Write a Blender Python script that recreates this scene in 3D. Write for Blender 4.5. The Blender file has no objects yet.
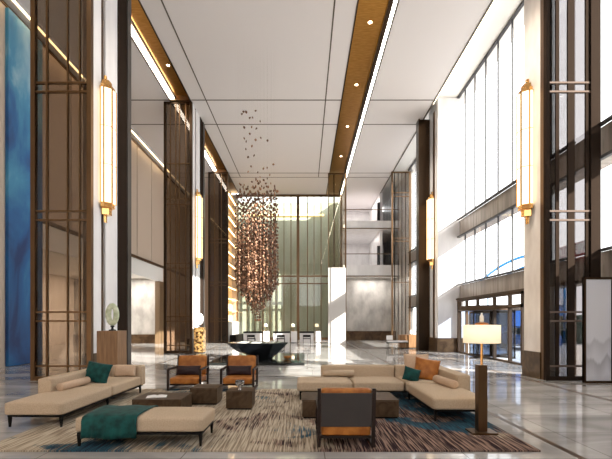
import bpy, bmesh, math, random
from mathutils import Vector, Matrix, noise as mnoise
R = random.Random(7)
sc = bpy.context.scene
C = sc.collection
PI = math.pi
F = 410.0; CX = 305.0; HY = 322.0; HC = 1.7      # focal length in px, vanishing point, eye height

# ------------------------------------------------------------------ materials
MATS = {}
def mat(name, col, rough=0.5, metal=0.0, spec=0.5, emit=None, es=0.0, sheen=0.0, coat=0.0):
    m = bpy.data.materials.new(name); m.use_nodes = True
    b = m.node_tree.nodes['Principled BSDF']
    b.inputs['Base Color'].default_value = (*col, 1)
    b.inputs['Roughness'].default_value = rough
    b.inputs['Metallic'].default_value = metal
    b.inputs['Specular IOR Level'].default_value = spec
    if sheen: b.inputs['Sheen Weight'].default_value = sheen
    if coat:
        b.inputs['Coat Weight'].default_value = coat; b.inputs['Coat Roughness'].default_value = 0.05
    if emit:
        b.inputs['Emission Color'].default_value = (*emit, 1); b.inputs['Emission Strength'].default_value = es
    MATS[name] = m
    return m
def nodes(m): return m.node_tree.nodes, m.node_tree.links
def ramp(n, stops, interp='LINEAR'):
    r = n.new('ShaderNodeValToRGB'); r.color_ramp.interpolation = interp
    e = r.color_ramp.elements
    while len(e) > 1: e.remove(e[-1])
    e[0].position = stops[0][0]; e[0].color = (*stops[0][1], 1)
    for p, c in stops[1:]:
        x = e.new(p); x.color = (*c, 1)
    return r
def noisy(m, c1, c2, scale=(1,1,1), ns=4.0, detail=6, lo=.35, hi=.65, bump=0.0, dist=0.0):
    n, l = nodes(m); b = n['Principled BSDF']
    tc = n.new('ShaderNodeTexCoord'); mp = n.new('ShaderNodeMapping'); mp.inputs['Scale'].default_value = scale
    nz = n.new('ShaderNodeTexNoise'); nz.inputs['Scale'].default_value = ns; nz.inputs['Detail'].default_value = detail
    nz.inputs['Distortion'].default_value = dist
    l.new(tc.outputs['Object'], mp.inputs['Vector']); l.new(mp.outputs[0], nz.inputs['Vector'])
    r = ramp(n, [(lo, c1), (hi, c2)]); l.new(nz.outputs['Fac'], r.inputs[0]); l.new(r.outputs[0], b.inputs['Base Color'])
    if bump:
        bp = n.new('ShaderNodeBump'); bp.inputs['Strength'].default_value = bump; bp.inputs['Distance'].default_value = 0.01
        l.new(nz.outputs['Fac'], bp.inputs['Height']); l.new(bp.outputs[0], b.inputs['Normal'])
    return m
def thin_glass(name, tint, refl=0.08, rough=0.02):
    m = bpy.data.materials.new(name); m.use_nodes = True
    n, l = nodes(m); n.clear()
    o = n.new('ShaderNodeOutputMaterial'); t = n.new('ShaderNodeBsdfTransparent'); g = n.new('ShaderNodeBsdfGlossy')
    mx = n.new('ShaderNodeMixShader'); lw = n.new('ShaderNodeLayerWeight'); lw.inputs['Blend'].default_value = 0.5
    pw = n.new('ShaderNodeMath'); pw.operation = 'POWER'; pw.inputs[1].default_value = 4.0
    mr = n.new('ShaderNodeMapRange'); mr.inputs['To Min'].default_value = refl/2; mr.inputs['To Max'].default_value = 0.4
    l.new(lw.outputs['Facing'], pw.inputs[0]); l.new(pw.outputs[0], mr.inputs['Value'])
    tint = tuple(math.sqrt(c) for c in tint)
    t.inputs['Color'].default_value = (*tint, 1); g.inputs['Roughness'].default_value = rough
    g.inputs['Color'].default_value = (.9, .88, .85, 1)
    l.new(mr.outputs[0], mx.inputs[0]); l.new(t.outputs[0], mx.inputs[1]); l.new(g.outputs[0], mx.inputs[2]); l.new(mx.outputs[0], o.inputs['Surface'])
    MATS[name] = m
    return m

M_ceil = mat('ceiling_paint', (.70, .665, .66), .7, spec=.2)
M_white = mat('white_paint', (.80, .78, .75), .6)
M_joint = mat('joint_dark', (.09, .07, .05), .6)
M_goldpanel = mat('gold_panel', (.42, .22, .06), .28, .85)
noisy(M_goldpanel, (.34, .155, .022), (.46, .22, .045), (1, 6, 1), 3, 4)
M_bronze = mat('bronze', (.15, .09, .048), .35, .95)
M_darkbronze = mat('dark_bronze', (.055, .035, .022), .3, 1.0)
M_gold = mat('polished_gold', (.85, .48, .17), .2, 1.0)
M_black = mat('black_metal', (.008, .007, .006), .5, spec=.12)
M_gbronze = thin_glass('bronze_glass', (.31, .235, .175), .10)
M_gsmoke = thin_glass('smoke_glass', (.20, .183, .180), .12)
M_clear = thin_glass('clear_glass', (.96, .97, .97), .01)
M_ggreen = thin_glass('green_glass', (.80, .83, .77), .08)
M_gdoor = thin_glass('door_glass', (.36, .42, .52), .05)
M_stone = mat('pale_stone', (.66, .60, .55), .25)
noisy(M_stone, (.70, .63, .57), (.82, .76, .70), (1, 1, .4), 2.5, 8, bump=.02)
M_whitestone = mat('white_stone', (.74, .71, .70), .25)
noisy(M_whitestone, (.78, .76, .76), (.88, .86, .86), (1, 1, .3), 2.0, 8)
M_basestone = mat('brown_marble', (.13, .085, .05), .3, spec=.2)
noisy(M_basestone, (.05, .028, .014), (.12, .072, .038), (1, 1, 1), 2.0, 8, dist=1.0)
M_panel = mat('beige_wall_panel', (.56, .45, .36), .6)
M_greystone = mat('grey_stone', (.5, .48, .45), .35)
noisy(M_greystone, (.30, .285, .27), (.50, .475, .45), (1, 1, .6), 1.3, 10)
M_concrete = mat('spandrel', (.20, .16, .13), .4)
noisy(M_concrete, (.21, .175, .15), (.36, .31, .27), (1, 3, .3), 2, 5)
M_mullion = mat('mullion_grey', (.07, .068, .072), .5, spec=.2)
M_fabric = mat('beige_fabric', (.52, .405, .295), .95, spec=.15)
noisy(M_fabric, (.47, .36, .25), (.55, .43, .31), (1, 1, 1), 60, 2, bump=.15)
M_fabric2 = mat('blush_fabric', (.60, .42, .31), .95, spec=.15)
noisy(M_fabric2, (.52, .37, .255), (.60, .44, .32), (1, 1, 1), 70, 2, bump=.15)
M_teal = mat('teal_velvet', (.005, .10, .105), .7, spec=.25, sheen=.05)
noisy(M_teal, (.001, .032, .030), (.004, .078, .070), (1, 1, 1), 9, 4, bump=.1)
M_leather = mat('cognac_leather', (.52, .19, .045), .45, spec=.3)
noisy(M_leather, (.30, .095, .014), (.48, .18, .034), (1, 1, 1), 8, 6, bump=.08)
M_maroon = mat('maroon_leather', (.022, .007, .008), .5, spec=.3)
M_charcoal = mat('charcoal_leather', (.085, .068, .062), .5)
noisy(M_charcoal, (.040, .033, .031), (.047, .039, .036), (1, 1, 1), 4, 3, bump=.03)
M_chairframe = mat('dark_wood_frame', (.022, .012, .009), .5, spec=.3)
M_table = mat('brown_lacquer', (.105, .068, .04), .5, .0, spec=.15)
noisy(M_table, (.055, .032, .016), (.095, .06, .034), (1, 1, 1), 6, 6, dist=1.5)
M_wood = mat('oak_veneer', (.26, .145, .07), .45)
noisy(M_wood, (.20, .10, .042), (.30, .165, .075), (9, 9, .6), 3, 5)
M_black_gloss = mat('black_lacquer', (.012, .014, .018), .22)
M_book = mat('paper_white', (.85, .84, .82), .5)
M_lampshade = mat('lamp_shade_linen', (.9, .82, .66), .8, emit=(1, .80, .50), es=.75)
M_sconce = mat('alabaster_glow', (.9, .8, .6), .4, emit=(1, .79, .50), es=1.7)
M_warm = mat('warm_led', (1, .8, .5), .5, emit=(1, .72, .38), es=7)
M_cove = mat('cove_led', (1, .8, .5), .5, emit=(1, .76, .42), es=6)
M_whiteled = mat('white_led', (1, 1, 1), .5, emit=(1, .95, .86), es=14)
M_down = mat('downlight_led', (1, .9, .7), .5, emit=(1, .85, .6), es=10)
M_copper = mat('copper_leaf', (.15, .07, .038), .5, .3)
M_copper2 = mat('copper_leaf_warm', (.30, .155, .085), .5, .3)
M_wire = mat('steel_wire', (.4, .38, .35), .4, .8)
M_greenstone = mat('pale_green_onyx', (.60, .66, .46), .25)
noisy(M_greenstone, (.45, .52, .32), (.72, .76, .58), (1, 1, 1), 9, 5)
M_whiteglaze = mat('white_ceramic', (.85, .84, .8), .2)
M_greenwall = mat('green_wall', (.40, .42, .32), .35)
noisy(M_greenwall, (.43, .45, .36), (.56, .57, .48), (1, 1, .25), 1.0, 8)
M_pool = mat('black_granite', (.012, .014, .013), .05)
M_greensq = mat('green_marble', (.03, .05, .04), .05)
M_ground = mat('outdoor_paving', (.5, .49, .47), .8)
M_carblue = mat('blue_car_paint', (.02, .09, .30), .2, .2)
M_carwhite = mat('silver_car_paint', (.5, .55, .6), .2, .3)
M_tyre = mat('tyre_rubber', (.02, .02, .02), .8)
M_carglass = mat('car_glass', (.02, .03, .04), .05)
M_arch = mat('pale_blue_steel', (.03, .22, .50), .6, spec=.1)
M_hedge = mat('hedge_green', (.03, .06, .03), .9)
M_red = mat('sign_red', (.45, .08, .10), .5)
M_bluebox = mat('blue_panelling', (.03, .14, .38), .3)

M_umber = mat('umber_metal', (.030, .021, .016), .9, spec=.0)
# floor marble
M_floor = mat('floor_marble', (.4, .38, .36), .06, spec=.32)
n, l = nodes(M_floor); b = n['Principled BSDF']
tc = n.new('ShaderNodeTexCoord')
mp = n.new('ShaderNodeMapping'); mp.inputs['Scale'].default_value = (.35, 1.0, 1); mp.inputs['Rotation'].default_value = (0, 0, .5)
l.new(tc.outputs['Object'], mp.inputs['Vector'])
nz = n.new('ShaderNodeTexNoise'); nz.inputs['Scale'].default_value = 1.1; nz.inputs['Detail'].default_value = 10; nz.inputs['Distortion'].default_value = 1.2
l.new(mp.outputs[0], nz.inputs['Vector'])
r1 = ramp(n, [(.30, (.27, .26, .25)), (.5, (.44, .425, .41)), (.72, (.64, .625, .605))]); l.new(nz.outputs['Fac'], r1.inputs[0])
br = n.new('ShaderNodeTexBrick'); br.offset = 0.0
br.inputs['Scale'].default_value = 1.0; br.inputs['Brick Width'].default_value = 1.8; br.inputs['Row Height'].default_value = 1.2
br.inputs['Mortar Size'].default_value = .008; br.inputs['Mortar Smooth'].default_value = .3
br.inputs['Color1'].default_value = (1, 1, 1, 1); br.inputs['Color2'].default_value = (.86, .86, .86, 1); br.inputs['Mortar'].default_value = (.45, .42, .4, 1)
l.new(tc.outputs['Object'], br.inputs['Vector'])
mx = n.new('ShaderNodeMix'); mx.data_type = 'RGBA'; mx.blend_type = 'MULTIPLY'; mx.inputs['Factor'].default_value = 1
l.new(r1.outputs[0], mx.inputs[6]); l.new(br.outputs['Color'], mx.inputs[7]); l.new(mx.outputs[2], b.inputs['Base Color'])

# rug
M_rug = mat('abstract_rug', (.4, .3, .2), .95, spec=.1)
n, l = nodes(M_rug); b = n['Principled BSDF']
tc = n.new('ShaderNodeTexCoord')
def nz_(scale, ns, det=4, loc=(0, 0, 0), dist=0.0):
    m_ = n.new('ShaderNodeMapping'); m_.inputs['Scale'].default_value = scale; m_.inputs['Location'].default_value = loc
    z = n.new('ShaderNodeTexNoise'); z.inputs['Scale'].default_value = ns; z.inputs['Detail'].default_value = det; z.inputs['Distortion'].default_value = dist
    l.new(tc.outputs['Object'], m_.inputs['Vector']); l.new(m_.outputs[0], z.inputs['Vector']); return z.outputs['Fac']
def mth(op, a, b_=None):
    m_ = n.new('ShaderNodeMath'); m_.operation = op
    for i, v in enumerate([a, b_]):
        if v is None: continue
        if isinstance(v, (int, float)): m_.inputs[i].default_value = v
        else: l.new(v, m_.inputs[i])
    return m_.outputs[0]
def rmap(v, a, b_, c=0, d=1):
    m_ = n.new('ShaderNodeMapRange')
    for k, x in zip(('From Min', 'From Max', 'To Min', 'To Max'), (a, b_, c, d)): m_.inputs[k].default_value = x
    l.new(v, m_.inputs['Value']); return m_.outputs[0]
def mixc(f, a, b_):
    m_ = n.new('ShaderNodeMix'); m_.data_type = 'RGBA'; l.new(f, m_.inputs['Factor'])
    for i, v in ((6, a), (7, b_)):
        if isinstance(v, tuple): m_.inputs[i].default_value = (*v, 1)
        else: l.new(v, m_.inputs[i])
    return m_.outputs[2]
sx = n.new('ShaderNodeSeparateXYZ'); l.new(tc.outputs['Object'], sx.inputs[0])   # object centre = rug centre
X_, Y_ = sx.outputs['X'], sx.outputs['Y']
streak = nz_((24, .9, 1), 2.2, 5)
fine = nz_((20, .8, 1), 2.0, 2, (4, 0, 0))
blob = nz_((1, .9, 1), 1.1, 3, (3.1, .4, 0), .6)
blob2 = nz_((1, 1, 1), .9, 4, (9, 5, 0), .8)
st = rmap(streak, .38, .62)
beige = mixc(rmap(fine, .40, .58), (.20, .15, .105), (.52, .44, .335))
beige = mixc(rmap(streak, .42, .68, 0, .5), beige, (.50, .42, .31))
brown = mixc(rmap(fine, .44, .60), (.022, .011, .014), (.30, .20, .155))
blue = mixc(rmap(streak, .42, .66), (.016, .024, .042), (.035, .12, .165))
# brown towards the right half, blotches elsewhere
rightness = mth('SUBTRACT', rmap(X_, .5, 2.0, 0, .30), rmap(X_, .0, -2.0, 0, .12))
fb = rmap(mth('ADD', mth('ADD', blob, rightness), mth('MULTIPLY', mth('SUBTRACT', streak, .5), .5)), .575, .635)
c1 = mixc(fb, beige, brown)
edge = mth('ADD', mth('MULTIPLY', rmap(X_, 1.2, 2.6, 0, .255), rmap(Y_, -1.9, -1.0)), mth('ADD', mth('MULTIPLY', mth('MULTIPLY', rmap(X_, -1.6, -2.2, 0, .26), rmap(X_, -3.2, -2.8)), rmap(Y_, -1.7, -2.2)), rmap(Y_, 1.5, 2.4, 0, .12)))
fl = rmap(mth('ADD', mth('ADD', blob2, edge), mth('MULTIPLY', mth('SUBTRACT', streak, .5), .45)), .66, .74)
c2 = mixc(fl, c1, blue)
l.new(c2, b.inputs['Base Color'])
bp = n.new('ShaderNodeBump'); bp.inputs['Strength'].default_value = .4; bp.inputs['Distance'].default_value = .01
l.new(fine, bp.inputs['Height']); l.new(bp.outputs[0], b.inputs['Normal'])

# blue mural
M_mural = mat('blue_mural', (.05, .2, .5), .5)
n, l = nodes(M_mural); b = n['Principled BSDF']
tc = n.new('ShaderNodeTexCoord'); mpn = n.new('ShaderNodeMapping'); mpn.inputs['Scale'].default_value = (1, .5, .22)
nz = n.new('ShaderNodeTexNoise'); nz.inputs['Scale'].default_value = 1.4; nz.inputs['Detail'].default_value = 5; nz.inputs['Distortion'].default_value = .7
l.new(tc.outputs['Object'], mpn.inputs[0]); l.new(mpn.outputs[0], nz.inputs['Vector'])
rm = ramp(n, [(.3, (.004, .03, .13)), (.48, (.01, .11, .30)), (.62, (.05, .25, .42)), (.75, (.30, .48, .56))])
sp = n.new('ShaderNodeSeparateXYZ'); l.new(tc.outputs['Object'], sp.inputs[0])
a1 = n.new('ShaderNodeMapRange'); a1.inputs['From Min'].default_value = 0; a1.inputs['From Max'].default_value = 14; a1.inputs['To Min'].default_value = -.12; a1.inputs['To Max'].default_value = .14
l.new(sp.outputs['Z'], a1.inputs['Value'])
ad = n.new('ShaderNodeMath'); l.new(nz.outputs['Fac'], ad.inputs[0]); l.new(a1.outputs[0], ad.inputs[1])
l.new(ad.outputs[0], rm.inputs[0]); l.new(rm.outputs[0], b.inputs['Base Color'])

# ink-mountain screen
M_ink = mat('ink_landscape', (.6, .62, .68), .2, spec=.3)
n, l = nodes(M_ink); b = n['Principled BSDF']
tc = n.new('ShaderNodeTexCoord'); sp = n.new('ShaderNodeSeparateXYZ'); l.new(tc.outputs['Object'], sp.inputs[0])
def ridge(sx_, off, base, amp, col_in, col):
    m_ = n.new('ShaderNodeMapping'); m_.inputs['Scale'].default_value = (sx_, 0, 0); m_.inputs['Location'].default_value = (off, 0, 0)
    z = n.new('ShaderNodeTexNoise'); z.inputs['Scale'].default_value = 1.5; z.inputs['Detail'].default_value = 6
    l.new(tc.outputs['Object'], m_.inputs['Vector']); l.new(m_.outputs[0], z.inputs['Vector'])
    h = mth('ADD', mth('MULTIPLY', z.outputs['Fac'], amp), base)
    d = mth('SUBTRACT', h, sp.outputs['Z'])
    f = mth('MULTIPLY', rmap(d, -.02, .08), rmap(d, .0, .5, .8, .05))
    return mixc(f, col_in, col)
c = ridge(1.1, 2, .55, 1.3, (.66, .69, .76), (.44, .46, .52))
c = ridge(2.2, 7, .15, 1.1, c, (.33, .34, .40))
l.new(c, b.inputs['Base Color'])

# gold mosaic pedestal
M_mosaic = mat('gold_mosaic', (.7, .4, .12), .25, .8)
noisy(M_mosaic, (.10, .045, .015), (.95, .62, .25), (1, 1, 1), 9, 3, .42, .58, bump=.4)

# ------------------------------------------------------------------ mesh helpers
def nb(): return bmesh.new()
def box(bm, x0, x1, y0, y1, z0, z1, bev=0.0, seg=2):
    m = Matrix.Translation(((x0+x1)/2, (y0+y1)/2, (z0+z1)/2)) @ Matrix.Diagonal((abs(x1-x0), abs(y1-y0), abs(z1-z0), 1))
    r = bmesh.ops.create_cube(bm, size=1, matrix=m)
    if bev:
        es = list({e for v in r['verts'] for e in v.link_edges})
        bmesh.ops.bevel(bm, geom=es, offset=bev, segments=seg, affect='EDGES', profile=.6)
    return bm
def B(*a, **k): return box(nb(), *a, **k)
def cyl(bm, p0, p1, r0, r1=None, seg=16):
    p0 = Vector(p0); p1 = Vector(p1); d = p1-p0
    q = d.to_track_quat('Z', 'Y').to_matrix().to_4x4()
    bmesh.ops.create_cone(bm, cap_ends=True, segments=seg, radius1=r0, radius2=r0 if r1 is None else r1, depth=d.length,
                          matrix=Matrix.Translation((p0+p1)/2) @ q)
    return bm
def lathe(bm, prof, c=(0, 0, 0), seg=24):
    rings = []
    for r, z in prof:
        rings.append([bm.verts.new((c[0]+r*math.cos(2*PI*i/seg), c[1]+r*math.sin(2*PI*i/seg), c[2]+z)) for i in range(seg)])
    for a, b_ in zip(rings, rings[1:]):
        for i in range(seg): bm.faces.new((a[i], a[(i+1) % seg], b_[(i+1) % seg], b_[i]))
    bm.faces.new(list(reversed(rings[0]))); bm.faces.new(rings[-1])
    return bm
def prism(bm, pts, axis, a0, a1):
    """closed polygon pts (2-D) extruded along axis from a0 to a1"""
    def P(p, a):
        return {'x': (a, p[0], p[1]), 'y': (p[0], a, p[1]), 'z': (p[0], p[1], a)}[axis]
    v0 = [bm.verts.new(P(p, a0)) for p in pts]; v1 = [bm.verts.new(P(p, a1)) for p in pts]
    k = len(pts)
    bm.faces.new(v0); bm.faces.new(list(reversed(v1)))
    for i in range(k): bm.faces.new((v0[i], v1[i], v1[(i+1) % k], v0[(i+1) % k]))
    return bm
def put(name, bm, m, parent=None, smooth=False, kind=None, label=None):
    bmesh.ops.recalc_face_normals(bm, faces=bm.faces)
    off = Vector((0, 0, 0)); p = parent
    while p is not None: off += p.location; p = p.parent
    me = bpy.data.meshes.new(name)
    o = bpy.data.objects.new(name, me); C.objects.link(o)
    if parent is None and len(bm.verts):          # a thing that is one mesh: origin at its base
        xs = [v.co for v in bm.verts]
        off = Vector(((min(v.x for v in xs)+max(v.x for v in xs))/2, (min(v.y for v in xs)+max(v.y for v in xs))/2, min(v.z for v in xs)))
        o.location = off
    bmesh.ops.translate(bm, verts=bm.verts, vec=-off)
    bm.to_mesh(me); bm.free()
    me.materials.append(m)
    if smooth:
        for f in me.polygons: f.use_smooth = True
    if parent is not None: o.parent = parent
    if kind: o['kind'] = kind
    if label: o['label'] = label
    return o
def struct(name, bm, m, smooth=False): return put(name, bm, m, None, smooth, 'structure')
def tag(o, label, cat, group=None):
    o['label'] = label; o['category'] = cat
    if group: o['group'] = group
    return o
def thing(name, label, cat, loc=(0, 0, 0), group=None):
    o = bpy.data.objects.new(name, None); C.objects.link(o); o.location = loc; o.empty_display_size = .2
    return tag(o, label, cat, group)
def sroot(name, loc=(0, 0, 0)):
    o = bpy.data.objects.new(name, None); C.objects.link(o); o.location = loc; o['kind'] = 'structure'; return o
def copy_tree(o, parent=None):
    c = o.copy(); C.objects.link(c); c.parent = parent
    for ch in [x for x in bpy.data.objects if x.parent == o]: copy_tree(ch, c)
    return c
def dup(o, loc, rz=0, label=None):
    c = copy_tree(o); c.location = loc; c.rotation_euler = (0, 0, rz)
    if label: c['label'] = label
    return c
def soften(o, lv=2, crease=None):
    s = o.modifiers.new('s', 'SUBSURF'); s.levels = lv; s.render_levels = lv
    return o
def cushion_bm(x0, x1, y0, y1, z0, z1, r=.05, crown=.02, n=14):
    """upholstered block: rounded edges and a slightly domed top"""
    bm = nb(); box(bm, x0, x1, y0, y1, z0, z1)
    bmesh.ops.subdivide_edges(bm, edges=bm.edges, cuts=n, use_grid_fill=True)
    cx, cy, cz = (x0+x1)/2, (y0+y1)/2, (z0+z1)/2; hx, hy, hz = (x1-x0)/2, (y1-y0)/2, (z1-z0)/2
    for v in bm.verts:
        p = Vector((v.co.x-cx, v.co.y-cy, v.co.z-cz))
        c = Vector([max(-h+r, min(h-r, q)) for q, h in zip(p, (hx, hy, hz))])
        d = p-c
        if d.length > 1e-9:
            k = max(abs(d.x), abs(d.y), abs(d.z)); d = d.normalized()*k
        p = c+d
        if p.z > 0: p.z += crown*(1-(p.x/hx)**2)*(1-(p.y/hy)**2)*(p.z/hz)
        v.co = (cx+p.x, cy+p.y, cz+p.z)
    return bm
def pillow_bm(w, h, t, n=16, pinch=.06):
    bm = nb(); g = {}
    for s in (1, -1):
        for i in range(n+1):
            for j in range(n+1):
                u, v = 2*i/n-1, 2*j/n-1
                if s == -1 and (abs(u) == 1 or abs(v) == 1): g[s, i, j] = g[1, i, j]; continue
                k = ((1-u*u)*(1-v*v))**.42
                x = u*w/2*(1-pinch*(1-v*v)); z = v*h/2*(1-pinch*(1-u*u))
                wr = .012*mnoise.noise(Vector((u*2.3, v*2.3, w*9)))*k
                g[s, i, j] = bm.verts.new((x, s*(t/2*k+wr), z+h/2))
    for s in (1, -1):
        for i in range(n):
            for j in range(n):
                bm.faces.new((g[s, i, j], g[s, i+1, j], g[s, i+1, j+1], g[s, i, j+1]))
    return bm
def xf(bm, loc=(0, 0, 0), rx=0, ry=0, rz=0):
    m = Matrix.Translation(loc) @ Matrix.Rotation(rz, 4, 'Z') @ Matrix.Rotation(ry, 4, 'Y') @ Matrix.Rotation(rx, 4, 'X')
    bmesh.ops.transform(bm, matrix=m, verts=bm.verts); return bm
def pillow(name, w, h, t, loc, rx, rz, m, label, ry=0):
    bm = pillow_bm(w, h, t); xf(bm, loc, rx, ry, rz)
    o = put(name, bm, m, None, True); tag(o, label, 'pillow'); return o
def tube(bm, pts, r, seg=8, closed=False):
    rings = []
    k = len(pts)
    for i, p in enumerate(pts):
        p = Vector(p); a = Vector(pts[i-1]) if (i or closed) else p; b_ = Vector(pts[(i+1) % k]) if (i < k-1 or closed) else p
        d = (b_-a).normalized(); up = Vector((0, 0, 1)) if abs(d.z) < .9 else Vector((0, 1, 0))
        x = d.cross(up).normalized(); y = x.cross(d)
        rings.append([bm.verts.new(p + x*r*math.cos(2*PI*q/seg) + y*r*math.sin(2*PI*q/seg)) for q in range(seg)])
    n_ = k if closed else k-1
    for i in range(n_):
        a, b_ = rings[i], rings[(i+1) % k]
        for q in range(seg): bm.faces.new((a[q], a[(q+1) % seg], b_[(q+1) % seg], b_[q]))
    if not closed: bm.faces.new(list(reversed(rings[0]))); bm.faces.new(rings[-1])
    return bm

ZC = 13.8; XL = -11.3; XR = 8.6; YB = 39.0; YN = -7.0

# ------------------------------------------------------------------ SETTING
struct('floor', B(-19, XR+.1, YN, 46, -.3, 0), M_floor)
struct('ground', B(XR+.1, 60, -30, 80, -.35, -.03), M_ground)
# floor inlay strips
i = 0
for (x0, x1, y0, y1) in ((3.41, 3.50, YN, 38), (-6.05, -5.96, YN, 38), (6.55, 6.64, YN, 38), (-5.96, 6.55, 25.3, 25.42), (-5.96, 6.55, 13.0, 13.08)):
    i += 1; struct('trim_%d' % i, B(x0, x1, y0, y1, -.01, .0015), M_basestone)

# main ceiling slabs (between the recessed troughs)
TH = .35
struct('ceiling', B(-6.25, 2.0, YN, YB+.3, ZC, ZC+TH), M_ceil)
struct('ceiling.001', B(3.52, 7.1, YN, YB+7, ZC, ZC+TH), M_ceil)
struct('ceiling.002', B(-19, -7.36, YN, YB+.3, ZC, ZC+TH), M_ceil)
struct('ceiling.003', B(7.1, XR+.7, YN, YB+7, 14.32, 14.6), M_white)
struct('trim_10', B(7.05, 7.1, YN, YB, ZC-.02, 14.32), M_white)
struct('trim_11', B(7.03, 7.1, YN, YB, ZC-.035, ZC-.001), M_joint)
# trough tops
struct('ceiling.004', B(2.0, 3.52, YN, YB+.3, ZC+.12, ZC+TH), M_goldpanel)
for k, (a, b_) in enumerate(((YN, 22.35), (25.6, 33.0), (35.6, YB+.3))):
    struct('ceiling.%03d' % (5+k), B(-7.36, -6.25, a, b_, ZC+.25, ZC+TH+.1), M_goldpanel)
for k, (a, b_) in enumerate(((22.35, 25.6), (33.0, 35.6))):
    struct('ceiling.%03d' % (8+k), B(-7.36, -6.25, a, b_, ZC, ZC+TH), M_bronze)
# trough edges and ceiling joints
t = 12
for x0, x1, z in ((1.97, 2.03, .02), (3.18, 3.35, .02), (3.49, 3.55, .02), (-7.10, -6.98, -.1), (-6.28, -6.22, .02), (-7.40, -7.34, .02)):
    struct('trim_%d' % t, B(x0, x1, YN, YB, ZC-z, ZC+.12), M_darkbronze); t += 1
for x in (-5.4, 1.12):
    struct('trim_%d' % t, B(x-.03, x+.03, YN, 34.2, ZC-.006, ZC+.01), M_joint); t += 1
for y in (22.35, 25.1, 33.3, 34.3):
    for x0, x1 in ((-11.3, -7.4), (-6.2, 1.98), (3.56, 7.0)):
        struct('trim_%d' % t, B(x0, x1, y-.045, y+.045, ZC-.006, ZC+.01), M_joint); t += 1

# linear lights in the ceiling
def strip(name, label, x0, x1, y0, y1, z0, z1, m):
    o = put(name, B(x0, x1, y0, y1, z0, z1), m); tag(o, label, 'strip light'); return o
strip('linear_ceiling_light', 'long white light line along the right edge of the central gold ceiling trough', 3.36, 3.48, YN, YB, ZC+.03, ZC+.09, M_whiteled)
strip('linear_ceiling_light', 'white light line beside the left gold ceiling trough, stretch nearest the viewer', -7.33, -7.12, YN, 22.3, ZC+.03, ZC+.09, M_whiteled)
strip('linear_ceiling_light', 'white light line in the left ceiling trough between second and third screens', -7.33, -7.12, 25.7, 32.9, ZC+.03, ZC+.09, M_whiteled)
strip('cove_light', 'warm glowing cove line where the left beige wall meets the ceiling', XL+.30, XL+.4, YN, 33, ZC-.03, ZC-.005, M_cove)
struct('trim_60', B(XL+.50, XL+.53, YN, 33, ZC-.13, ZC), M_ceil)
strip('cove_light', 'warm cove glow in the slot above the tall right windows', 7.14, 7.2, 13, 23, ZC+.1, ZC+.16, mat('cove_soft', (1, .9, .7), .5, emit=(1, .85, .62), es=7))
for k, (y, px) in enumerate(((16.7, 'nearest'), (21.1, 'second'), (25.6, 'third'), (30.2, 'fourth'))):
    d = thing('recessed_downlight', 'small round downlight in the central gold trough, %s along it' % px, 'downlight', (2.65, y, ZC+.12))
    bm = nb(); lathe(bm, [(.085, -.012), (.085, 0), (.12, 0), (.12, -.015)], (2.65, y, ZC+.12)); put('trim_ring', bm, M_gold, d)
    bm = nb(); cyl(bm, (2.65, y, ZC+.10), (2.65, y, ZC+.125), .08); put('lens', bm, M_down, d)
d = thing('recessed_downlight', 'small round downlight in the left gold ceiling trough', 'downlight', (-6.58, 19.7, ZC+.25))
bm = nb(); lathe(bm, [(.085, -.012), (.085, 0), (.12, 0), (.12, -.015)], (-6.58, 19.7, ZC+.25)); put('trim_ring', bm, M_gold, d)
bm = nb(); cyl(bm, (-6.58, 19.7, ZC+.23), (-6.58, 19.7, ZC+.255), .08); put('lens', bm, M_down, d)

# ---- left wall: lower part with the wide opening, upper panelled part
OY0, OY1, OZ = 17.6, 31.7, 4.87
bm = nb(); box(bm, XL-.3, XL, YN, OY0, 0, 6.12); struct('wall_left', bm, M_panel)
struct('wall_left.001', B(XL-.3, XL, OY0, OY1+.9, OZ, 6.0), M_white)
struct('wall_left.002', B(XL-.3, XL+.05, OY1, OY1+1.1, 0, OZ), mat('jamb_brown', (.15, .095, .05), .4))
struct('wall_left.003', B(XL-.3, XL, OY1+1.1, YB, 0, 6.0), M_panel)
struct('trim_40', B(XL-.02, XL+.1, 17.45, YB, 5.95, 6.12), M_bronze)
y = YN; k = 41
struct('wall_left.004', B(XL-.35, XL-.04, YN, YB, 6.0, ZC), M_joint)
py = [14.6-2.6*q for q in range(9, 0, -1)] + [14.6+2.6*q for q in range(0, 10)]
w = 5
for a in py:
    if a < YN-2.6: continue
    struct('wall_left.%03d' % w, B(XL-.1, XL, a+.045, a+2.555, 6.12, ZC-.18, bev=.01), M_panel); w += 1
struct('trim_42', B(XL-.02, XL+.05, YN, 33, ZC-.2, ZC-.16), M_bronze)
# corridor beyond the opening
struct('wall_corridor', B(-18.7, XL-.3, 33.0, 33.3, .7, 5.4), M_greystone)
struct('baseboard_corridor', B(-18.7, XL-.3, 32.9, 33.3, 0, .7), M_basestone)
struct('wall_corridor.001', B(-18.8, -18.6, 8, 33, 0, 5.4), M_stone)
struct('wall_corridor.002', B(-18.7, XL-.3, 8.0, 8.3, 0, 5.4), M_stone)
struct('ceiling_corridor', B(-18.8, XL-.3, 8, 33.3, 5.2, 5.4), M_white)

# mural
o = put('wall_mural', B(XL, XL+.13, 15.45, 17.45, .02, ZC-.25), M_mural)
tag(o, 'tall deep-blue abstract watercolour mural on the left wall', 'mural')

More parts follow.
